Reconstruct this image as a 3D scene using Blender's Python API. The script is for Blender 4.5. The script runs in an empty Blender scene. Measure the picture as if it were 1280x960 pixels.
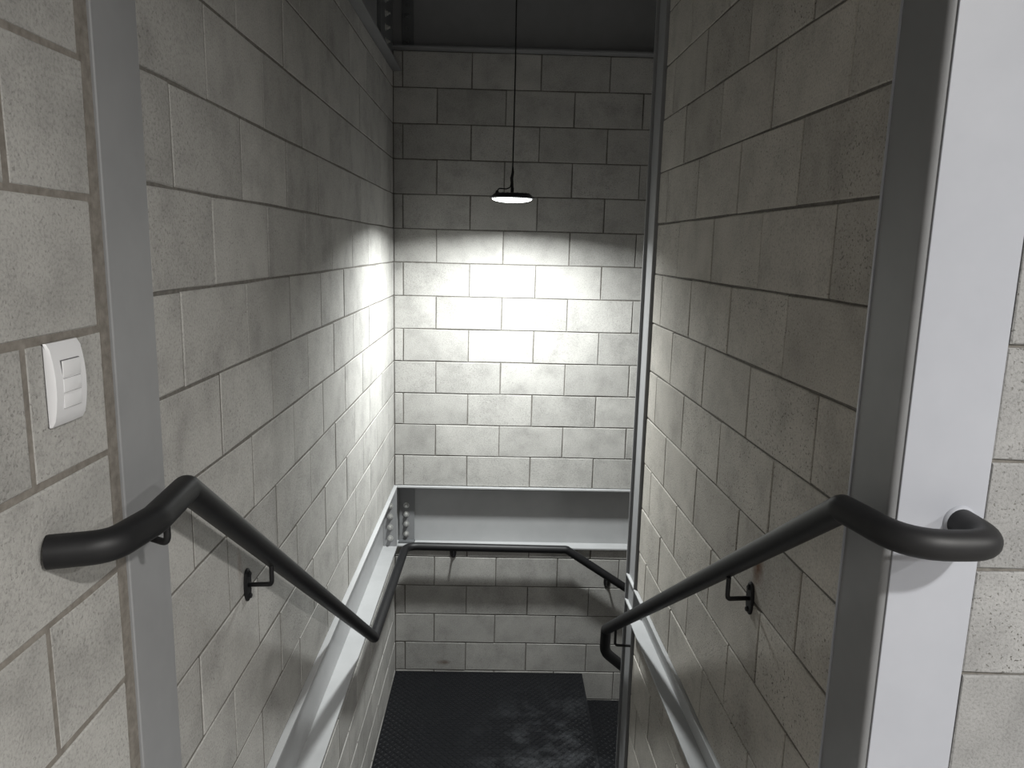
import bpy, bmesh, math, random
from mathutils import Vector, Matrix

random.seed(7)
sc = bpy.context.scene
C = sc.collection

# ------------------------------------------------------------------ camera
YAW, PITCH, ROLL, FPX = 0.0186, 0.1793, 0.0243, 939.28
cy, sy, cp, sp, cr, sr = math.cos(YAW), math.sin(YAW), math.cos(PITCH), math.sin(PITCH), math.cos(ROLL), math.sin(ROLL)
fwd = Vector((sy * cp, cy * cp, -sp))
rgt0 = Vector((cy, -sy, 0))
up0 = rgt0.cross(fwd)
rgt = rgt0 * cr + up0 * sr
upv = up0 * cr - rgt0 * sr
cam_d = bpy.data.cameras.new('camera')
cam = bpy.data.objects.new('camera', cam_d)
C.objects.link(cam)
cam.matrix_world = Matrix(((rgt.x, upv.x, -fwd.x, 0), (rgt.y, upv.y, -fwd.y, 0), (rgt.z, upv.z, -fwd.z, 0), (0, 0, 0, 1)))
cam_d.sensor_fit = 'HORIZONTAL'
cam_d.sensor_width = 36.0
cam_d.lens = FPX * 36.0 / 1280.0
cam_d.clip_start = 0.05
sc.camera = cam

# ------------------------------------------------------------------ world, exposure
world = bpy.data.worlds.new('world')
sc.world = world
world.use_nodes = True
bg = world.node_tree.nodes['Background']
bg.inputs['Color'].default_value = (1.0, 0.985, 0.96, 1)
bg.inputs['Strength'].default_value = 0.34
sc.view_settings.view_transform = 'Standard'
sc.view_settings.look = 'None'
sc.view_settings.gamma = 1.0
sc.view_settings.use_curve_mapping = False
sc.view_settings.exposure = 0.0

STAIR_LAMP = 60.0       # watts of the lamp over the landing
ROOM_LAMP = 99.0        # watts of each hall lamp behind the camera

# key planes (camera at the origin, Y into the stairwell, Z up)
XL = -0.645             # face of the left wall
YB = 4.588              # face of the back wall
ZF = -1.35              # upper floor
ZLAND = -2.785          # landing
ZC = 1.50               # underside of ceiling
RW_O = Vector((0.736, 0.0, 0.0))                       # right wall: foot of its face at Y=0
RW_U = Vector((-0.0341, 1.0, 0.0)).normalized()        # along the right wall
RW_N = Vector((-RW_U.y, RW_U.x, 0.0))                  # out of the right wall, to the stairs


# ------------------------------------------------------------------ node helpers
def new_mat(name):
    m = bpy.data.materials.new(name)
    m.use_nodes = True
    nt = m.node_tree
    return m, nt, nt.nodes['Principled BSDF']


def N(nt, kind, **kw):
    n = nt.nodes.new(kind)
    for k, v in kw.items():
        if k in n.inputs.keys():
            n.inputs[k].default_value = v
        else:
            setattr(n, k, v)
    return n


def ramp(nt, src, stops):
    r = nt.nodes.new('ShaderNodeValToRGB')
    els = r.color_ramp.elements
    while len(els) < len(stops):
        els.new(0.5)
    for e, (p, c) in zip(els, stops):
        e.position = p
        e.color = (c, c, c, 1) if not isinstance(c, tuple) else (*c, 1)
    nt.links.new(src, r.inputs['Fac'])
    return r.outputs['Color']


def mix(nt, mode, fac, a, b):
    m = nt.nodes.new('ShaderNodeMix')
    m.data_type = 'RGBA'
    m.blend_type = mode
    for sock, v in ((m.inputs['Factor'], fac), (m.inputs['A'], a), (m.inputs['B'], b)):
        pass
    ins = [i for i in m.inputs if i.type == 'RGBA']
    f = [i for i in m.inputs if i.name == 'Factor' and i.type == 'VALUE'][0]
    for sock, v in ((f, fac), (ins[0], a), (ins[1], b)):
        if isinstance(v, bpy.types.NodeSocket):
            nt.links.new(v, sock)
        elif isinstance(v, tuple):
            sock.default_value = (*v, 1)
        else:
            sock.default_value = v
    return [o for o in m.outputs if o.type == 'RGBA'][0]


def mat_block(name, base, pits=0.5, rust=None):
    """Pressed concrete block: pale grey, sandy pits, blotches, its own tone on each block."""
    m, nt, b = new_mat(name)
    L = nt.links.new
    tc = N(nt, 'ShaderNodeTexCoord')
    oi = N(nt, 'ShaderNodeObjectInfo')
    off = N(nt, 'ShaderNodeVectorMath', operation='SCALE')
    comb = N(nt, 'ShaderNodeCombineXYZ', X=13.1, Y=7.7, Z=3.3)
    L(comb.outputs[0], off.inputs[0])
    L(oi.outputs['Random'], off.inputs['Scale'])
    add = N(nt, 'ShaderNodeVectorMath', operation='ADD')
    L(tc.outputs['Object'], add.inputs[0])
    L(off.outputs[0], add.inputs[1])
    V = add.outputs[0]
    blot = N(nt, 'ShaderNodeTexNoise', Scale=7.0, Detail=4.0, Roughness=0.6)
    fine = N(nt, 'ShaderNodeTexNoise', Scale=190.0, Detail=3.0, Roughness=0.7)
    pit = N(nt, 'ShaderNodeTexNoise', Scale=170.0, Detail=1.5, Roughness=0.5)
    patch = N(nt, 'ShaderNodeTexNoise', Scale=3.0, Detail=2.0)
    for n in (blot, fine, pit, patch):
        L(V, n.inputs['Vector'])
    col = mix(nt, 'MULTIPLY', 1.0, base, ramp(nt, blot.outputs['Fac'], [(0.25, 0.74), (0.5, 0.98), (0.75, 1.10)]))
    col = mix(nt, 'MULTIPLY', 1.0, col, ramp(nt, fine.outputs['Fac'], [(0.30, 0.74), (0.5, 1.0), (0.75, 1.10)]))
    tone = ramp(nt, oi.outputs['Random'], [(0.0, 0.88), (0.5, 1.0), (1.0, 1.08)])
    col = mix(nt, 'MULTIPLY', 1.0, col, tone)
    pmask = ramp(nt, pit.outputs['Fac'], [(0.29, 1.0), (0.38, 0.0)])
    pk = mix(nt, 'MULTIPLY', 1.0, pmask, ramp(nt, patch.outputs['Fac'], [(0.35, 0.1), (0.65, pits)]))
    col = mix(nt, 'MIX', pk, col, (0.10, 0.095, 0.085))
    if rust:
        geo = N(nt, 'ShaderNodeNewGeometry')
        for (p, rad, c, amt) in rust:
            d = N(nt, 'ShaderNodeVectorMath', operation='SUBTRACT')
            L(geo.outputs['Position'], d.inputs[0])
            d.inputs[1].default_value = p
            s = N(nt, 'ShaderNodeVectorMath', operation='MULTIPLY')
            L(d.outputs[0], s.inputs[0])
            s.inputs[1].default_value = (1.0 / rad[0], 1.0 / rad[1], 1.0 / rad[2])
            ln = N(nt, 'ShaderNodeVectorMath', operation='LENGTH')
            L(s.outputs[0], ln.inputs[0])
            ma = N(nt, 'ShaderNodeMath', operation='MULTIPLY_ADD')
            L(blot.outputs['Fac'], ma.inputs[0])
            ma.inputs[1].default_value = 1.1
            L(ln.outputs['Value'], ma.inputs[2])
            msk = ramp(nt, ma.outputs[0], [(0.55, amt), (1.45, 0.0)])
            col = mix(nt, 'MIX', msk, col, c)
    L(col, b.inputs['Base Color'])
    b.inputs['Roughness'].default_value = 0.92
    b.inputs['Specular IOR Level'].default_value = 0.2
    bump = N(nt, 'ShaderNodeBump', Strength=0.55, Distance=0.0022)
    hs = N(nt, 'ShaderNodeMath', operation='SUBTRACT')
    L(fine.outputs['Fac'], hs.inputs[0])
    L(pk, hs.inputs[1])
    L(hs.outputs[0], bump.inputs['Height'])
    L(bump.outputs['Normal'], b.inputs['Normal'])
    return m


def mat_noise(name, c1, c2, scale=20.0, rough=0.9, spec=0.3, bump=0.3, dist=0.002, metal=0.0):
    m, nt, b = new_mat(name)
    L = nt.links.new
    tc = N(nt, 'ShaderNodeTexCoord')
    n = N(nt, 'ShaderNodeTexNoise', Scale=scale, Detail=4.0, Roughness=0.6)
    L(tc.outputs['Object'], n.inputs['Vector'])
    col = ramp(nt, n.outputs['Fac'], [(0.3, c1), (0.7, c2)])
    L(col, b.inputs['Base Color'])
    b.inputs['Roughness'].default_value = rough
    b.inputs['Specular IOR Level'].default_value = spec
    b.inputs['Metallic'].default_value = metal
    if bump:
        bp = N(nt, 'ShaderNodeBump', Strength=bump, Distance=dist)
        L(n.outputs['Fac'], bp.inputs['Height'])
        L(bp.outputs['Normal'], b.inputs['Normal'])
    return m


def mat_floor(name):
    """Black painted checker plate with pale dust scuffed over one part of the landing."""
    m, nt, b = new_mat(name)
    L = nt.links.new
    geo = N(nt, 'ShaderNodeNewGeometry')
    n1 = N(nt, 'ShaderNodeTexNoise', Scale=5.0, Detail=6.0, Roughness=0.65)
    n2 = N(nt, 'ShaderNodeTexNoise', Scale=45.0, Detail=4.0, Roughness=0.7)
    L(geo.outputs['Position'], n1.inputs['Vector'])
    L(geo.outputs['Position'], n2.inputs['Vector'])
    d = N(nt, 'ShaderNodeVectorMath', operation='SUBTRACT')
    L(geo.outputs['Position'], d.inputs[0])
    d.inputs[1].default_value = (0.36, 3.78, ZLAND)
    s = N(nt, 'ShaderNodeVectorMath', operation='MULTIPLY')
    L(d.outputs[0], s.inputs[0])
    s.inputs[1].default_value = (1.6, 1.25, 1.0)
    ln = N(nt, 'ShaderNodeVectorMath', operation='LENGTH')
    L(s.outputs[0], ln.inputs[0])
    area = ramp(nt, ln.outputs['Value'], [(0.1, 1.0), (0.9, 0.0)])
    blot = ramp(nt, n1.outputs['Fac'], [(0.47, 0.0), (0.68, 0.9)])
    grain = ramp(nt, n2.outputs['Fac'], [(0.30, 0.35), (0.65, 1.0)])
    msk = mix(nt, 'MULTIPLY', 1.0, mix(nt, 'MULTIPLY', 1.0, area, blot), grain)
    thin = ramp(nt, n2.outputs['Fac'], [(0.4, (0.0065, 0.007, 0.0085)), (0.75, (0.0105, 0.011, 0.013))])
    col = mix(nt, 'MIX', msk, thin, (0.060, 0.064, 0.070))
    L(col, b.inputs['Base Color'])
    rg = mix(nt, 'MIX', msk, (0.34, 0.34, 0.34), (0.8, 0.8, 0.8))
    L(rg, b.inputs['Roughness'])
    b.inputs['Specular IOR Level'].default_value = 0.3
    return m


RUST = [((0.673, 1.80, -0.79), (0.3, 0.075, 0.15), (0.12, 0.055, 0.026), 0.92),
        ((XL, 1.80, -0.80), (0.3, 0.06, 0.13), (0.19, 0.12, 0.075), 0.5),
        ((-0.32, YB, -2.72), (0.12, 0.3, 0.04), (0.10, 0.055, 0.03), 0.6)]
M_BLOCK = mat_block('concrete block', (0.400, 0.393, 0.375), 0.45, RUST)
M_BLOCKR = mat_block('sandy concrete block', (0.450, 0.428, 0.390), 0.85, RUST)
M_ROUGH = mat_block('speckled block', (0.295, 0.295, 0.293), 0.95)
M_MORTAR = mat_noise('mortar', (0.165, 0.150, 0.132), (0.26, 0.240, 0.215), 60.0, 0.95, 0.1, 0.5)
M_JOINT = mat_noise('grey joint mortar', (0.115, 0.108, 0.098), (0.19, 0.18, 0.165), 60.0, 0.95, 0.1, 0.5)
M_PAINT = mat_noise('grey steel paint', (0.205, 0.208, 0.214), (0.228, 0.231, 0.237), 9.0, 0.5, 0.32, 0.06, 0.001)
M_PAINT_LIT = mat_noise('pale lit steel paint', (0.350, 0.362, 0.400), (0.38, 0.392, 0.430), 7.0, 0.40, 0.45, 0.10, 0.0012)  # column paint lightened for its lit front face and edge; collar shares it
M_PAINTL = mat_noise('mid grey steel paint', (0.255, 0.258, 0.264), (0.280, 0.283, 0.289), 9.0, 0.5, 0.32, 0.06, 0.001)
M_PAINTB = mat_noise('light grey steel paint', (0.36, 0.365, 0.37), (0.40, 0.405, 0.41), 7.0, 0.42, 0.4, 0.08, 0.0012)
M_DARKP = mat_noise('darkened steel paint', (0.10, 0.105, 0.11), (0.13, 0.135, 0.14), 9.0, 0.5, 0.4, 0.05, 0.001)  # steel paint darkened for the unlit upper joint plates
M_BLACK = mat_noise('black satin enamel', (0.0075, 0.0075, 0.0085), (0.011, 0.011, 0.012), 30.0, 0.50, 0.38, 0.08, 0.0006)
M_ZINC = mat_noise('galvanised bolt', (0.42, 0.42, 0.41), (0.62, 0.62, 0.60), 90.0, 0.4, 0.5, 0.2, 0.001, 0.7)
M_PLASTIC = mat_noise('white plastic', (0.70, 0.70, 0.715), (0.74, 0.74, 0.755), 5.0, 0.32, 0.5, 0.0)
M_SLOT = mat_noise('shadow gap plastic', (0.10, 0.10, 0.105), (0.14, 0.14, 0.145), 5.0, 0.6, 0.3, 0.0)
M_CEIL = mat_noise('ceiling slab', (0.20, 0.20, 0.195), (0.27, 0.27, 0.26), 4.0, 0.9, 0.2, 0.2)
M_SCREED = mat_noise('floor screed', (0.20, 0.195, 0.185), (0.28, 0.27, 0.26), 5.0, 0.6, 0.3, 0.2)
M_FLOOR = mat_floor('black checker plate')
M_LAMPB = mat_noise('lamp housing', (0.018, 0.018, 0.024), (0.028, 0.028, 0.036), 30.0, 0.5, 0.4, 0.05)
M_CABLE = mat_noise('black rubber cable', (0.006, 0.006, 0.007), (0.010, 0.010, 0.011), 50.0, 0.6, 0.3, 0.1)


def mat_emit(name, col, strength):
    m, nt, b = new_mat(name)
    b.inputs['Base Color'].default_value = (0.8, 0.8, 0.8, 1)
    b.inputs['Emission Color'].default_value = (*col, 1)
    b.inputs['Emission Strength'].default_value = strength
    return m


M_LED = mat_emit('stair lamp light', (0.955, 1.0, 0.985), 9.0)
M_LED2 = mat_emit('hall lamp light', (1.0, 0.98, 0.95), 9.0)


# ------------------------------------------------------------------ object helpers
def link_mesh(name, me, mat=None, parent=None):
    o = bpy.data.objects.new(name, me)
    C.objects.link(o)
    if mat is not None and not me.materials:
        me.materials.append(mat)
    if parent is not None:
        o.parent = parent
    return o


def obj(name, bm, mat, parent=None, smooth=False):
    me = bpy.data.meshes.new(name)
    bmesh.ops.recalc_face_normals(bm, faces=bm.faces[:])
    bm.to_mesh(me)
    bm.free()
    if smooth:
        me.polygons.foreach_set('use_smooth', [True] * len(me.polygons))
        try:
            me.set_sharp_from_angle(angle=math.radians(38))
        except Exception:
            pass
    return link_mesh(name, me, mat, parent)


def tag(o, label, cat, group=None):
    o['label'] = label
    o['category'] = cat
    if group:
        o['group'] = group
    return o


def thing(name, loc, label, cat, group=None):
    o = bpy.data.objects.new(name, None)
    C.objects.link(o)
    o.empty_display_size = 0.1
    o.location = loc
    bpy.context.view_layer.update()
    return tag(o, label, cat, group)


def under(o, parent):
    """Parent a piece modelled in world coordinates without moving it."""
    o.parent = parent
    o.matrix_parent_inverse = Matrix.Translation(-parent.location)
    return o


IDENT = Matrix.Identity(4)
RWM = Matrix((( -RW_N.x, RW_U.x, 0, RW_O.x), (-RW_N.y, RW_U.y, 0, RW_O.y), (0, 0, 1, 0), (0, 0, 0, 1)))
# in RWM space: x = into the right wall, y = along it, z = up


def box(bm, x0, x1, y0, y1, z0, z1, M=IDENT, bev=0.0, seg=2):
    g = bmesh.ops.create_cube(bm, size=1.0)
    vs = g['verts']
    for v in vs:
        v.co = Vector((x0 + (v.co.x + 0.5) * (x1 - x0), y0 + (v.co.y + 0.5) * (y1 - y0), z0 + (v.co.z + 0.5) * (z1 - z0)))
    if bev > 0:
        es = list({e for v in vs for e in v.link_edges})
        r = bmesh.ops.bevel(bm, geom=es, offset=bev, segments=seg, affect='EDGES', profile=0.5)
        vs = list({v for f in r['faces'] for v in f.verts} | {v for v in vs if v.is_valid})
    for v in vs:
        v.co = M @ v.co
    return vs


def fillet(pts, radii, n=7):
    """Round the inner corners of a polyline."""
    P = [Vector(p) for p in pts]
    out = [P[0]]
    for i in range(1, len(P) - 1):
        r = radii[i] if isinstance(radii, (list, tuple)) else radii
        a, b, c = P[i - 1], P[i], P[i + 1]
        u, v = (a - b), (c - b)
        lu, lv = u.length, v.length
        u.normalize()
        v.normalize()
        ang = u.angle(v)
        if r <= 0 or ang > math.pi - 0.02:
            out.append(b)
            continue
        t = min(r / math.tan(ang / 2), lu * 0.48, lv * 0.48)
        p0, p1 = b + u * t, b + v * t
        for k in range(n + 1):
            s = k / n
            out.append(p0 * (1 - s) ** 2 + b * 2 * s * (1 - s) + p1 * s * s)
    out.append(P[-1])
    return out


def tube(bm, path, r, seg=20, cap=True):
    P = [Vector(p) for p in path]
    Q = [P[0]]
    for p in P[1:]:
        if (p - Q[-1]).length > 1e-5:
            Q.append(p)
    P = Q
    T = []
    for i in range(len(P)):
        a = P[max(i - 1, 0)]
        b = P[min(i + 1, len(P) - 1)]
        if 0 < i < len(P) - 1:
            t = (P[i] - a).normalized() + (b - P[i]).normalized()
        else:
            t = b - a
        T.append(t.normalized())
    ref = Vector((0, 0, 1)) if abs(T[0].z) < 0.9 else Vector((1, 0, 0))
    n = T[0].cross(ref).normalized()
    rings = []
    for i, (p, t) in enumerate(zip(P, T)):
        n = (n - t * n.dot(t)).normalized()
        b = t.cross(n)
        k = 1.0
        if 0 < i < len(P) - 1:
            k = 1.0 / max(0.55, t.dot((P[i] - P[i - 1]).normalized()))
            bend = ((P[i + 1] - P[i]).normalized() - (P[i] - P[i - 1]).normalized())
            bd = bend.normalized() if bend.length > 1e-4 else None
        else:
            bd = None
        rr = r(i) if callable(r) else r
        ring = []
        for j in range(seg):
            a = 2 * math.pi * j / seg
            d = n * math.cos(a) + b * math.sin(a)
            if bd is not None:
                d = d + bd * d.dot(bd) * (k - 1.0)
            ring.append(bm.verts.new(p + d * rr))
        rings.append(ring)
    for r0, r1 in zip(rings, rings[1:]):
        for j in range(seg):
            bm.faces.new((r0[j], r0[(j + 1) % seg], r1[(j + 1) % seg], r1[j]))
    if cap:
        bm.faces.new(rings[0][::-1])
        bm.faces.new(rings[-1])


def lathe(bm, prof, cx, cy_, seg=40, M=None):
    rings = []
    for (r, z) in prof:
        ring = []
        for j in range(seg):
            a = 2 * math.pi * j / seg
            co = Vector((cx + r * math.cos(a), cy_ + r * math.sin(a), z))
            ring.append(bm.verts.new(M @ co if M else co))
        rings.append(ring)
    for r0, r1 in zip(rings, rings[1:]):
        for j in range(seg):
            bm.faces.new((r0[j], r0[(j + 1) % seg], r1[(j + 1) % seg], r1[j]))
    bm.faces.new(rings[0][::-1])
    bm.faces.new(rings[-1])


# ------------------------------------------------------------------ block walls
GAP = 0.0062      # joint
PROUD = 0.0042    # how far a block face stands out of its mortar
_cache = {}


def block_mesh(w, h, mat, var):
    """Front of one block in local x (along), y (out of wall), z (up), 26-odd triangles; shared by alike blocks."""
    key = (round(w, 3), round(h, 3), mat.name, var)
    if key in _cache:
        return _cache[key]
    rnd = random.Random(hash((key[0], key[1], var)) & 0xffff)
    j = lambda s: rnd.uniform(-s, s)
    bm = bmesh.new()
    hw, hh, bv = w / 2, h / 2, 0.0024
    ringb, ringm, ringf = [], [], []
    for sx, sz in ((-1, -1), (0, -1), (1, -1), (1, 1), (0, 1), (-1, 1)):
        dx, dz = j(0.0014), j(0.0016)
        x, z = sx * hw + dx, sz * hh + dz
        ringb.append(bm.verts.new((x, -PROUD - 0.012, z)))
        ringm.append(bm.verts.new((x, -bv * 0.8, z)))
        ringf.append(bm.verts.new((x - sx * (bv + j(0.001)), 0.0 + j(0.0003), z - sz * (bv + j(0.001)))))
    for a, b in ((ringb, ringm), (ringm, ringf)):
        for k in range(6):
            bm.faces.new((a[k], a[(k + 1) % 6], b[(k + 1) % 6], b[k]))
    f = ringf
    bm.faces.new((f[0], f[1], f[4], f[5]))
    bm.faces.new((f[1], f[2], f[3], f[4]))
    me = bpy.data.meshes.new('concrete_block')
    bmesh.ops.recalc_face_normals(bm, faces=bm.faces[:])
    bm.to_mesh(me)
    bm.free()
    me.materials.append(mat)
    _cache[key] = me
    return me


def lay(parent, O, U, Nn, u0, u1, z0, z1, zph, course, phase, mat, blk=0.4, min_w=0.03, gap=GAP):
    """Lay running-bond blocks on the plane through O, along U, facing Nn. phase(k) gives the first joint of course k
    (course k has its top at zph - course*k)."""
    k = math.floor((zph - z1) / course) - 1
    W = Vector((0, 0, 1))
    n = 0
    while True:
        zt, zb = zph - course * k, zph - course * (k + 1)
        if zt <= z0 + 0.012:
            break
        t, b = min(zt - gap / 2, z1), max(zb + gap / 2, z0)
        if t - b > 0.02:
            ph = phase(k)
            i = math.floor((u0 - ph) / blk) - 1
            while ph + i * blk < u1:
                a, c = ph + i * blk + gap / 2, ph + (i + 1) * blk - gap / 2
                a, c = max(a, u0), min(c, u1)
                i += 1
                if c - a < min_w:
                    continue
                me = block_mesh(c - a, t - b, mat, (n * 7 + k) % 5)
                n += 1
                o = bpy.data.objects.new('concrete_block', me)
                C.objects.link(o)
                o.parent = parent
                pos = O + U * ((a + c) / 2) + W * ((t + b) / 2) + Nn * random.uniform(-0.0011, 0.0011)
                tilt = random.uniform(-0.0022, 0.0022)
                # local x along the wall, local y out of it; the triad is right-handed for either facing
                X = U if U.cross(Nn).z > 0 else -U
                R = Matrix(((X.x, Nn.x, 0), (X.y, Nn.y, 0), (0, 0, 1)))
                o.matrix_local = Matrix.Translation(pos) @ (R @ Matrix.Rotation(tilt, 3, 'Y')).to_4x4()
        k += 1
    return n


def structure(name, bm, mat):
    o = obj(name, bm, mat)
    o['kind'] = 'structure'
    return o


NEAR = 0.0022     # shallower pointing on the left wall
Yv, Xv = Vector((0, 1, 0)), Vector((1, 0, 0))
D = PROUD
ZB0, ZB1 = -1.905, -1.500     # floor beams: bottom and top
UL0 = 0.985                   # underside of the upper beam on the left wall
UB0 = 1.100                   # underside of the upper beam on the back wall
COLL0, COLL1 = 1.252, 1.407   # left column along Y

# left wall
bm = bmesh.new()
box(bm, XL - 0.14, XL - 0.0145, -4.4, 1.246, -1.47, ZC - 0.002)
box(bm, XL - 0.14, XL - NEAR, 1.412, YB + 0.03, ZB1 + 0.001, UL0 - 0.001)
box(bm, XL - 0.14, XL - NEAR, 1.412, YB + 0.03, -3.4, ZB0 - 0.001)
wall_left = structure('wall_left', bm, M_JOINT)
bm = bmesh.new()
box(bm, XL - 0.0143, XL - NEAR, -4.4, 1.2236, -1.47, ZC - 0.002)
box(bm, XL - 0.0143, XL - 0.0015, 1.2238, 1.2515, ZF, ZC - 0.002)       # pointing beside the column
obj('mortar_bed', bm, M_MORTAR, wall_left)
OL = Vector((XL, 0, 0))
alt = lambda a, b: (lambda k: a if k % 2 == 0 else b)
lay(wall_left, OL, Yv, Xv, -0.98, 1.2235, -1.47, ZC - 0.01, 0.268, 0.2065, alt(1.02 - 0.4, 0.82 - 0.4), M_BLOCK, gap=0.0100)
lay(wall_left, OL, Yv, Xv, 1.4105, YB - 0.002, ZB1 + 0.004, UL0 - 0.003, 0.299, 0.2, alt(1.533, 1.726), M_BLOCK)
lay(wall_left, OL, Yv, Xv, 1.4105, YB - 0.002, -3.0, ZB0 - 0.004, -1.976, 0.2, alt(1.69, 1.49), M_BLOCK)

# back wall
bm = bmesh.new()
box(bm, XL - D + 0.0005, 2.7, YB + D, YB + 0.14, ZB1 + 0.001, UB0 - 0.001)
box(bm, XL - D + 0.0005, 2.7, YB + D, YB + 0.14, -4.4, ZB0 - 0.001)
wall_back = structure('wall_back', bm, M_JOINT)
OB = Vector((0, YB, 0))
lay(wall_back, OB, Xv, -Yv, XL + 0.004, 1.35, ZB1 + 0.004, UB0 - 0.003, 0.099, 0.2, alt(-0.388, -0.588), M_BLOCK)
lay(wall_back, OB, Xv, -Yv, XL + 0.004, 1.75, -4.2, ZB0 - 0.004, -1.976, 0.2, alt(-0.39, -0.58), M_BLOCK)

# right wall between the flights, two degrees off square
bm = bmesh.new()
ZR0, ZR1 = -1.607, -1.474       # beam let into the right wall
box(bm, D, 0.14, 1.374, 3.096, ZR1 + 0.001, ZC - 0.002, RWM)
box(bm, D, 0.14, 1.374, 3.096, -4.2, ZR0 - 0.001, RWM)
wall_right = structure('wall_right', bm, M_JOINT)
lay(wall_right, RW_O, RW_U, RW_N, 1.375, 3.094, ZR1 + 0.004, ZC - 0.01, 0.108, 0.2, alt(2.762 - 1.6, 2.562 - 1.6), M_BLOCKR)
lay(wall_right, RW_O, RW_U, RW_N, 1.375, 3.094, -3.4, ZR0 - 0.004, -1.776, 0.2, alt(2.767 - 1.6, 2.97 - 1.6), M_BLOCKR)

# wall beside the opening, facing the camera
YFW = 1.2165
bm = bmesh.new()
box(bm, 0.8395, 4.8, YFW + D, YFW + 0.14, -1.47, ZC - 0.002)
wall_front = structure('wall_front', bm, M_JOINT)
lay(wall_front, Vector((0, YFW, 0)), Xv, -Yv, 0.8400, 2.30, -1.46, ZC - 0.01, -0.14, 0.1965, alt(1.02, 1.14), M_ROUGH, gap=0.0055)

# inner side of the second flight, behind the right wall
bm = bmesh.new()
box(bm, 0.80, 2.7, 3.10, 3.24, -4.4, ZC - 0.002)
structure('wall_inner', bm, M_MORTAR)

# floor and ceiling
bm = bmesh.new()
box(bm, XL + 0.002, 4.8, -4.4, 1.205, ZF - 0.11, ZF)
structure('floor', bm, M_SCREED)
bm = bmesh.new()
box(bm, XL - 0.16, 4.8, -4.4, YB + 0.16, ZC, ZC + 0.12)
structure('ceiling', bm, M_CEIL)


# ------------------------------------------------------------------ steel columns
# left column: flange flush with the blocks
bm = bmesh.new()
box(bm, XL - 0.007, XL + 0.004, COLL0, COLL1, ZF + 0.001, ZC - 0.002, bev=0.002, seg=1)
box(bm, XL - 0.141, XL - 0.0068, 1.3255, 1.3335, ZF + 0.001, ZC - 0.002)
box(bm, XL - 0.152, XL - 0.1408, COLL0, COLL1, ZF + 0.001, ZC - 0.002)
tag(obj('steel_column', bm, M_PAINTL), 'flat grey steel column set flush in the block wall beside the light switch', 'column')

# right column: rounded box section with a flat face plate, same paint made lighter where lit
bm = bmesh.new()
box(bm, 0.6760, 0.8385, YFW + 0.0041, 1.3700, ZF + 0.001, ZC - 0.002)
es = [e for e in bm.edges if abs(e.verts[0].co.z - e.verts[1].co.z) > 1 and e.verts[0].co.y < YFW + 0.02 and e.verts[0].co.x < 0.75]
bmesh.ops.bevel(bm, geom=es, offset=0.011, segments=8, affect='EDGES', profile=0.5)
col_r = tag(obj('steel_column', bm, M_PAINT), 'grey steel column at the top of the stairs where the hooked handrail ends', 'column')
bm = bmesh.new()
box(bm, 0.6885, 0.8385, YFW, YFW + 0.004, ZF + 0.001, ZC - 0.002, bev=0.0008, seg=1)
o = obj('face_plate', bm, M_PAINT_LIT, col_r)  # same paint as the body, with the light put into its colour
o['label'] = 'front face of the column, lightened as if lit'
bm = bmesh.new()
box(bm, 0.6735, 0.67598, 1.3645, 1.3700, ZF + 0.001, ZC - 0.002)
obj('flange_edge', bm, M_PAINT_LIT, col_r)

# far column at the end of the right wall: flanges across the wall, web between
bm = bmesh.new()
FC0, FC1 = 3.103, 3.283
ZCB = -4.3
for (a, b) in ((FC0, FC0 + 0.010), (FC1 - 0.010, FC1)):
    box(bm, -0.012, 0.145, a, b, ZCB, ZC - 0.002, RWM, bev=0.0015, seg=1)
box(bm, 0.001, 0.009, FC0 + 0.0098, FC1 - 0.0098, ZCB, ZC - 0.002, RWM)
col_f = tag(obj('steel_column', bm, M_PAINTL), 'narrow grey steel column at the far end of the right wall above the landing', 'column')
for z in (ZR1 - 0.004, ZR0 + 0.004):
    bm = bmesh.new()
    box(bm, -0.011, 0.0008, FC0 + 0.0102, FC1 - 0.0102, z - 0.004, z + 0.004, RWM)
    obj('stiffener_plate', bm, M_PAINTB, col_f)


# ------------------------------------------------------------------ steel beams
def beam(name, M, x_face, x_web, x_back, y0, y1, z0, z1, tf, tw, mat, label, yw=None):
    """I beam along local y; flanges reach from x_face (the stairs) to x_back."""
    bm = bmesh.new()
    box(bm, x_face, x_back, y0, y1, z0, z0 + tf, M, bev=0.0012, seg=1)
    box(bm, x_face, x_back, y0, y1, z1 - tf, z1, M, bev=0.0012, seg=1)
    box(bm, x_web, x_web + tw, y0 if yw is None else yw, y1, z0 + tf - 0.0004, z1 - tf + 0.0004, M)
    return tag(obj(name, bm, mat), label, 'beam')


LM = Matrix(((-1, 0, 0, XL), (0, 1, 0, 0), (0, 0, 1, 0), (0, 0, 0, 1)))          # left wall space: x into the wall
BM = Matrix(((0, 1, 0, 0), (1, 0, 0, YB), (0, 0, 1, 0), (0, 0, 0, 1)))           # back wall space: x into the wall, y along X
b_left = beam('steel_beam', LM, -0.020, 0.068, 0.155, 1.409, YB + 0.075, ZB0, ZB1, 0.011, 0.008, M_PAINTB,
              'light grey steel beam running down the left block wall under the sloping handrail')
b_back = beam('steel_beam', BM, -0.020, 0.068, 0.155, XL + 0.0205, 2.7, ZB0, ZB1, 0.011, 0.008, M_PAINTB,
              'light grey steel beam across the back block wall just above the handrail', XL - 0.0675)
bm = bmesh.new()
box(bm, -0.012, 0.130, 1.375, FC0 - 0.001, ZR1 - 0.008, ZR1, RWM, bev=0.0012, seg=1)
box(bm, -0.034, 0.130, 1.375, FC0 - 0.001, ZR0, ZR0 + 0.008, RWM, bev=0.0012, seg=1)
box(bm, 0.022, 0.028, 1.375, FC0 - 0.001, ZR0 + 0.0076, ZR1 - 0.0076, RWM)
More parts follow.
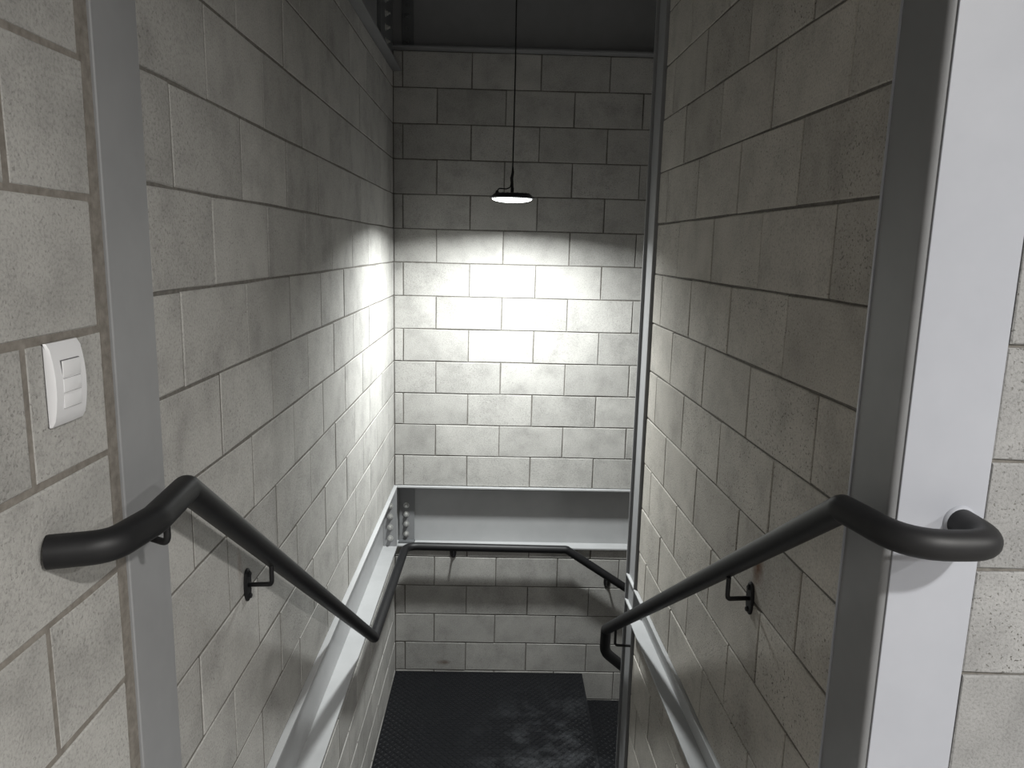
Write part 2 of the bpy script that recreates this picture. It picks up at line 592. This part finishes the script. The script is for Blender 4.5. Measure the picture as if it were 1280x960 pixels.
b_right = tag(obj('steel_beam', bm, M_PAINTB), 'small grey steel beam let into the right block wall under its handrail', 'beam')
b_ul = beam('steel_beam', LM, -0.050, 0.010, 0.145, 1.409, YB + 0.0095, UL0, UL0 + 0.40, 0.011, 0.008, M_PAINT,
            'grey steel beam high on the left wall under the ceiling')
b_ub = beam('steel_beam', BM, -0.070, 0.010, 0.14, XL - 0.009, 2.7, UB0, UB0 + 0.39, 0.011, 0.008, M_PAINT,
            'grey steel beam across the top of the back wall behind the lamp cable', XL - 0.0098)


def bolt(parent, p, axis, r=0.013, mat=M_ZINC):
    """Hex bolt head on a round washer, axis = outward."""
    bm = bmesh.new()
    q = Vector((0, 0, 1)).rotation_difference(Vector(axis)).to_matrix().to_4x4()
    M = Matrix.Translation(p) @ q
    lathe(bm, [(r * 1.45, 0.0), (r * 1.45, 0.0035)], 0, 0, 16, M)
    lathe(bm, [(r, 0.0036), (r, 0.013), (r * 0.86, 0.0155)], 0, 0, 6, M)
    lathe(bm, [(r * 0.5, 0.0156), (r * 0.5, 0.024), (r * 0.42, 0.026)], 0, 0, 10, M)
    return obj('bolt', bm, mat, parent)


def clip(parent, mat, box_args, bolts, axis, bmat):
    bm = bmesh.new()
    box(bm, *box_args, bev=0.0015, seg=1)
    p = obj('connection_plate', bm, mat, parent)
    for b in bolts:
        bolt(p, Vector(b), axis, mat=bmat)
    return p


YW = YB + 0.068               # web of the back beam
XW = XL - 0.068               # web of the left beam
# end plate across the left beam and cleat on the web of the back beam, bolted in the corner
clip(b_left, M_PAINTL, (XW + 0.0002, XL + 0.0185, YB - 0.038, YB - 0.0215, ZB0 + 0.0115, ZB1 - 0.0115),
     [(XL - 0.022, YB - 0.038, z) for z in (-1.625, -1.695, -1.767, -1.840)], (0, -1, 0), M_ZINC)
clip(b_back, M_PAINT, (XL + 0.0215, XL + 0.120, YW - 0.012, YW - 0.0002, ZB0 + 0.020, ZB1 - 0.018),
     [(XL + 0.068, YW - 0.012, z) for z in (-1.652, -1.712, -1.778, -1.846)], (0, -1, 0), M_ZINC)
bm = bmesh.new()
box(bm, XL + 0.0215, XL + 0.125, YB + 0.010, YW - 0.013, ZB0 + 0.0112, ZB0 + 0.022)
obj('seat_plate', bm, M_DARKP, b_back)
# the same joint on the upper beams, its plates darkened for lack of light
clip(b_ul, M_DARKP, (XL - 0.0098, XL + 0.010, 4.10, YB - 0.072, UL0 + 0.0112, UL0 + 0.3888),
     [(XL + 0.010, 4.25, z) for z in (1.06, 1.13, 1.20, 1.27)], (1, 0, 0), M_ZINC)
clip(b_ub, M_DARKP, (XL + 0.054, XL + 0.12, YB - 0.004, YB + 0.0098, UB0 + 0.012, UB0 + 0.378),
     [(XL + 0.085, YB - 0.004, z) for z in (1.15, 1.215, 1.28, 1.345)], (0, -1, 0), M_DARKP)

# ------------------------------------------------------------------ stairs
stairs = thing('staircase', (0.0, 3.85, ZLAND), 'black checker plate stair landing turning right to a lower step', 'staircase')


def studs(bm, x0, x1, y0, y1, z, pitch=0.0215):
    """Raised lozenges of checker plate, alternately turned."""
    nx, ny = int((x1 - x0) / pitch), int((y1 - y0) / pitch)
    for i in range(nx):
        for j in range(ny):
            cx, cyy = x0 + (i + 0.5) * (x1 - x0) / nx, y0 + (j + 0.5) * (y1 - y0) / ny
            a = math.pi / 4 if (i + j) % 2 == 0 else -math.pi / 4
            c, s = math.cos(a), math.sin(a)
            l, w, h = 0.0142, 0.0046, 0.0028
            P = []
            for (u, v, zz) in ((-l, 0, 0), (0, -w, 0), (l, 0, 0), (0, w, 0), (-l * 0.55, 0, h), (l * 0.55, 0, h)):
                P.append(bm.verts.new((cx + u * c - v * s, cyy + u * s + v * c, z + zz)))
            bm.faces.new((P[0], P[1], P[4]))
            bm.faces.new((P[1], P[2], P[5]))
            bm.faces.new((P[1], P[5], P[4]))
            bm.faces.new((P[2], P[3], P[5]))
            bm.faces.new((P[3], P[0], P[4]))
            bm.faces.new((P[3], P[4], P[5]))


LX0, LX1, LY0, LY1 = XL + 0.003, 0.599, 3.12, YB - 0.003
bm = bmesh.new()
box(bm, LX0, LX1, LY0, LY1, ZLAND - 0.006, ZLAND, bev=0.001, seg=1)
box(bm, LX1 - 0.006, LX1, FC1 + 0.03, LY1, ZLAND - 0.190, ZLAND - 0.0062)
under(obj('landing_plate', bm, M_FLOOR), stairs)
bm = bmesh.new()
studs(bm, LX0 + 0.004, LX1 - 0.012, LY0 + 0.01, LY1 - 0.004, ZLAND)
s = under(obj('raised_lozenge', bm, M_FLOOR), stairs)
s['kind'] = 'stuff'
ps = 0
for k in range(7):            # second flight, going right along the back wall
    z = -2.979 - 0.19 * k
    x0 = LX1 + 0.0 + 0.26 * k
    bm = bmesh.new()
    box(bm, x0 + 0.001, x0 + 0.262, FC1 + 0.03, LY1, z - 0.006, z)
    box(bm, x0 + 0.256, x0 + 0.262, FC1 + 0.03, LY1, z - 0.184, z - 0.0062)
    t = under(obj('stair_tread', bm, M_FLOOR), stairs)
    if k < 2:
        bm = bmesh.new()
        studs(bm, x0 + 0.004, x0 + 0.258, FC1 + 0.035, LY1 - 0.004, z)
        s = under(obj('raised_lozenge', bm, M_FLOOR), stairs)
        s['kind'] = 'stuff'
for k in range(7):            # first flight, under the camera
    z = ZF - 0.179 * (k + 1)
    y0 = 1.30 + 0.26 * k
    bm = bmesh.new()
    box(bm, XL + 0.065, 0.535, y0, y0 + 0.262, z - 0.006, z)
    box(bm, XL + 0.065, 0.535, y0, y0 + 0.005, z + 0.0002, z + 0.172)
    under(obj('stair_tread', bm, M_FLOOR), stairs)
bm = bmesh.new()
box(bm, XL + 0.065, 0.535, LY0 + 0.002, LY0 + 0.007, ZLAND + 0.0002, ZLAND + 0.172)
under(obj('stair_riser', bm, M_FLOOR), stairs)

# ------------------------------------------------------------------ handrails
PR = 0.0252


def bracket(parent, rail_pt, drop, wall_pt, nrm, plate=True):
    """Rod from the underside of the pipe, bent back to an oval plate on the wall."""
    a = Vector(rail_pt)
    w = Vector(wall_pt)
    n = Vector(nrm).normalized()
    path = fillet([a, Vector((a.x, a.y, a.z - drop)), w + n * 0.004], 0.016, 5)
    bm = bmesh.new()
    tube(bm, path, 0.0060, 12)
    rod = under(obj('wall_bracket', bm, M_BLACK, smooth=True), parent)
    if plate:
        bm = bmesh.new()
        X = Vector((0, 0, 1)).cross(n).normalized()
        outl = []
        for j in range(28):
            t = 2 * math.pi * j / 28
            outl.append((0.021 * math.copysign(abs(math.cos(t)) ** 0.75, math.cos(t)), 0.044 * math.copysign(abs(math.sin(t)) ** 0.9, math.sin(t))))
        r0 = [bm.verts.new(w + X * u + Vector((0, 0, v)) + n * 0.0005) for u, v in outl]
        r1 = [bm.verts.new(w + X * u + Vector((0, 0, v)) + n * 0.0055) for u, v in outl]
        r2 = [bm.verts.new(w + X * u * 0.85 + Vector((0, 0, v * 0.92)) + n * 0.0075) for u, v in outl]
        for A, B in ((r0, r1), (r1, r2)):
            for j in range(28):
                bm.faces.new((A[j], A[(j + 1) % 28], B[(j + 1) % 28], B[j]))
        bm.faces.new(r0[::-1])
        bm.faces.new(r2)
        q = Vector((0, 0, 1)).rotation_difference(n).to_matrix().to_4x4()
        for dz in (-0.030, 0.030):
            M = Matrix.Translation(w + Vector((0, 0, dz)) + n * 0.0074) @ q
            lathe(bm, [(0.0075, 0), (0.0075, 0.004), (0.005, 0.006)], 0, 0, 6, M)
        p = obj('mounting_plate', bm, M_BLACK, rod)
        p.matrix_parent_inverse = Matrix.Identity(4)
    return rod


# left rail: out of the wall, over the top nosing, down the flight, level round the landing, down again
hr_l = thing('handrail', (-0.56, 1.315, -0.447), 'black tubular handrail on the left wall, turning along the back wall', 'handrail')
path = fillet([(XL + 0.001, 1.030, -0.447), (-0.566, 1.056, -0.447), (-0.551, 1.165, -0.447), (-0.561, 1.315, -0.443),
               (-0.567, 3.322, -1.845), (-0.561, 4.488, -1.866), (0.453, 4.488, -1.872), (1.90, 4.488, -2.811)],
              [0, 0.05, 0.10, 0.022, 0.020, 0.085, 0.03, 0], 8)
bm = bmesh.new()
tube(bm, path, PR, 24)
under(obj('pipe', bm, M_BLACK, smooth=True), hr_l)
bracket(hr_l, (-0.555, 1.215, -0.447 - PR * 0.8), 0.040, (XL + 0.005, 1.268, -0.512), (1, 0, 0), False)
bracket(hr_l, (-0.562, 1.790, -0.773 - PR), 0.054, (XL, 1.843, -0.880), (1, 0, 0))
bracket(hr_l, (-0.268, 4.488, -1.868 - PR * 0.8), 0.045, (-0.268, YB, -1.935), (0, -1, 0))
bracket(hr_l, (0.728, 4.488, -2.050 - PR), 0.040, (0.735, YB, -2.125), (0, -1, 0))
bracket(hr_l, (1.5, 4.488, -2.552 - PR), 0.045, (1.5, YB, -2.63), (0, -1, 0))

# right rail: hooks out of the column face, down the flight, drops and turns into the second flight
hr_r = thing('handrail', (0.615, 1.255, -0.445), 'black tubular handrail on the right wall, hooked into the right column', 'handrail')
path = fillet([(0.797, YFW - 0.001, -0.445), (0.797, 1.118, -0.447), (0.655, 1.112, -0.447), (0.614, 1.262, -0.440),
               (0.542, 3.330, -1.790), (0.542, 3.345, -1.915), (0.66, 3.395, -2.035), (1.90, 3.395, -2.84)],
              [0, 0.075, 0.11, 0.014, 0.022, 0.09, 0.08, 0], 8)
bm = bmesh.new()
tube(bm, path, PR, 24)
under(obj('pipe', bm, M_BLACK, smooth=True), hr_r)
bm = bmesh.new()
M = Matrix.Translation((0.797, YFW - 0.0002, -0.445)) @ Matrix.Rotation(math.pi / 2, 4, 'X')
lathe(bm, [(0.0295, 0.0), (0.0285, 0.003), (0.0265, 0.005), (0.0254, 0.006)], 0, 0, 28, M)
w = under(obj('weld_collar', bm, M_PAINT_LIT, smooth=True), hr_r)
w['label'] = 'collar where the pipe meets the column, in the lightened column paint'
nR = RW_N
bracket(hr_r, (0.5935, 1.775, -0.782 - PR), 0.058, (0.6737, 1.826, -0.887), nR)
bracket(hr_r, (0.548, 3.10, -1.642 - PR), 0.075, (0.630, 3.110, -1.750), nR, False)
bracket(hr_r, (1.3, 3.395, -2.451 - PR), 0.045, (1.3, 3.24, -2.55), (0, 1, 0))

# ------------------------------------------------------------------ lamps
def ufo_lamp(x, y, z, R, led, label, top, watts, spread, group=None):
    """Round high-bay lamp: finned dish, rim, glowing lens, stem with connector and a drop cable."""
    t = thing('pendant_lamp', (x, y, z), label, 'lamp', group)
    k = R / 0.109
    bm = bmesh.new()
    lathe(bm, [(0.092 * k, z - 0.006 * k), (0.104 * k, z - 0.005 * k), (0.109 * k, z - 0.001 * k), (0.108 * k, z + 0.003 * k), (0.098 * k, z + 0.009 * k),
               (0.090 * k, z + 0.017 * k), (0.060 * k, z + 0.021 * k), (0.02 * k, z + 0.024 * k)], x, y, 48)
    for j in range(20):
        a = 2 * math.pi * j / 20
        Mf = Matrix.Translation((x, y, z)) @ Matrix.Rotation(a, 4, 'Z')
        box(bm, 0.03 * k, 0.086 * k, -0.0012, 0.0012, 0.014 * k, 0.0215 * k, Mf)
    under(obj('housing', bm, M_LAMPB, smooth=True), t)
    bm = bmesh.new()
    prof = [(0.098 * k * math.cos(a), z - 0.0055 * k - 0.017 * k * math.sin(a)) for a in [math.pi / 2 * i / 8 for i in range(8)]]
    prof.append((0.004 * k, z - 0.0226 * k))
    lathe(bm, prof, x, y, 48)
    under(obj('lens', bm, led, smooth=True), t)
    bm = bmesh.new()
    path = [(x, y, z + 0.024 * k), (x - 0.001, y, z + 0.06), (x - 0.004, y, z + 0.095), (x + 0.001, y, z + 0.125), (x, y, z + 0.155)]
    tube(bm, path, lambda i: (0.0075, 0.0070, 0.0078, 0.0065, 0.0035)[i], 12)
    for dx in (-0.006, 0.006):
        tube(bm, [(x + dx, y, z + 0.023 * k), (x + dx, y, z + 0.05)], 0.0022, 8)
    under(obj('stem', bm, M_CABLE, smooth=True), t)
    bm = bmesh.new()
    pth = fillet([(x - 0.004, y - 0.008, z + 0.085), (x - 0.010, y - 0.01, z + 0.050), (x - 0.030, y - 0.012, z + 0.042), (x - 0.072, y - 0.012, z + 0.044), (x - 0.076, y - 0.012, z + 0.010)], 0.014, 5)
    tube(bm, pth, 0.0030, 10)
    lathe(bm, [(0.0085, z + 0.014), (0.0085, z + 0.026), (0.005, z + 0.034)], x - 0.076, y - 0.012, 12)
    under(obj('feed_wire', bm, M_CABLE, smooth=True), t)
    bm = bmesh.new()
    tube(bm, [(x, y, z + 0.15), (x + 0.0015, y, (z + top) / 2), (x - 0.003, y, top)], 0.0034, 10)
    under(obj('cable', bm, M_CABLE, smooth=True), t)
    ld = bpy.data.lights.new('lamp_light', 'AREA')
    ld.shape = 'DISK'
    ld.size = 0.16 * k
    ld.spread = math.radians(spread)
    ld.energy = watts
    ld.color = (0.97, 1.0, 0.985) if led == M_LED else (1.0, 0.98, 0.94)
    lo = bpy.data.objects.new('lamp_light', ld)
    C.objects.link(lo)
    lo.location = (0, 0, -0.0236 * k)
    lo.parent = t
    return t


ufo_lamp(0.050, 3.90, 0.248, 0.112, M_LED, 'round black pendant lamp with glowing white lens hanging over the landing', ZC - 0.002, STAIR_LAMP, 157)
for (lx, ly, place) in ((1.50, -0.80, 'nearest the right column'), (3.60, -0.70, 'nearest the open side'),
                        (1.0, -3.1, 'farthest along the switch wall'), (3.4, -3.2, 'in the far corner')):
    ufo_lamp(lx, ly, 1.36, 0.13, M_LED2, 'round black pendant lamp of the upper hall, ' + place, ZC - 0.002, ROOM_LAMP, 164, 'hall lamps')

# ------------------------------------------------------------------ light switch
sw = thing('light_switch', (XL, 1.105, -0.211), 'white plastic light switch plate with one rocker on the block wall', 'switch')
Y0, Y1, Z0, Z1 = 1.062, 1.147, -0.272, -0.150


def plate_x(z):
    s = (z - (Z0 + Z1) / 2) / ((Z1 - Z0) / 2)
    return XL + 0.0065 + 0.0075 * (1 - s * s)


bm = bmesh.new()
rows = 14
cols = [(Y0, -0.004), (Y0 + 0.003, 0.0), ((Y0 + Y1) / 2, 0.0006), (Y1 - 0.003, 0.0), (Y1, -0.004)]
grid = []
for i in range(rows + 1):
    z = Z0 + (Z1 - Z0) * i / rows
    e = -0.003 if i in (0, rows) else 0.0
    row = [bm.verts.new((XL + 0.0008, Y0, z))] + [bm.verts.new((plate_x(z) + d + e, yy, z)) for yy, d in cols] + [bm.verts.new((XL + 0.0008, Y1, z))]
    grid.append(row)
for a, b in zip(grid, grid[1:]):
    for j in range(len(a) - 1):
        bm.faces.new((a[j], a[j + 1], b[j + 1], b[j]))
bm.faces.new(grid[0])
bm.faces.new(grid[-1][::-1])
under(obj('cover_plate', bm, M_PLASTIC, smooth=True), sw)
ym = (Y0 + Y1) / 2 + 0.001


def module(name, zc, h, wdt, proud, mat):
    bm = bmesh.new()
    x = plate_x(zc)
    box(bm, x - 0.003, x + proud, ym - wdt / 2, ym + wdt / 2, zc - h / 2, zc + h / 2, bev=0.0008, seg=2)
    return under(obj(name, bm, mat, smooth=True), sw)


module('rocker_recess', -0.1885, 0.0258, 0.0475, 0.0009, M_SLOT)
module('rocker', -0.1885, 0.0236, 0.0455, 0.0026, M_PLASTIC)
module('blank_recess', -0.2130, 0.0215, 0.0455, 0.0008, M_SLOT)
module('blank_insert', -0.2130, 0.0205, 0.0460, 0.0013, M_PLASTIC)
module('blank_recess', -0.2365, 0.0215, 0.0455, 0.0008, M_SLOT)
module('blank_insert', -0.2365, 0.0205, 0.0460, 0.0013, M_PLASTIC)
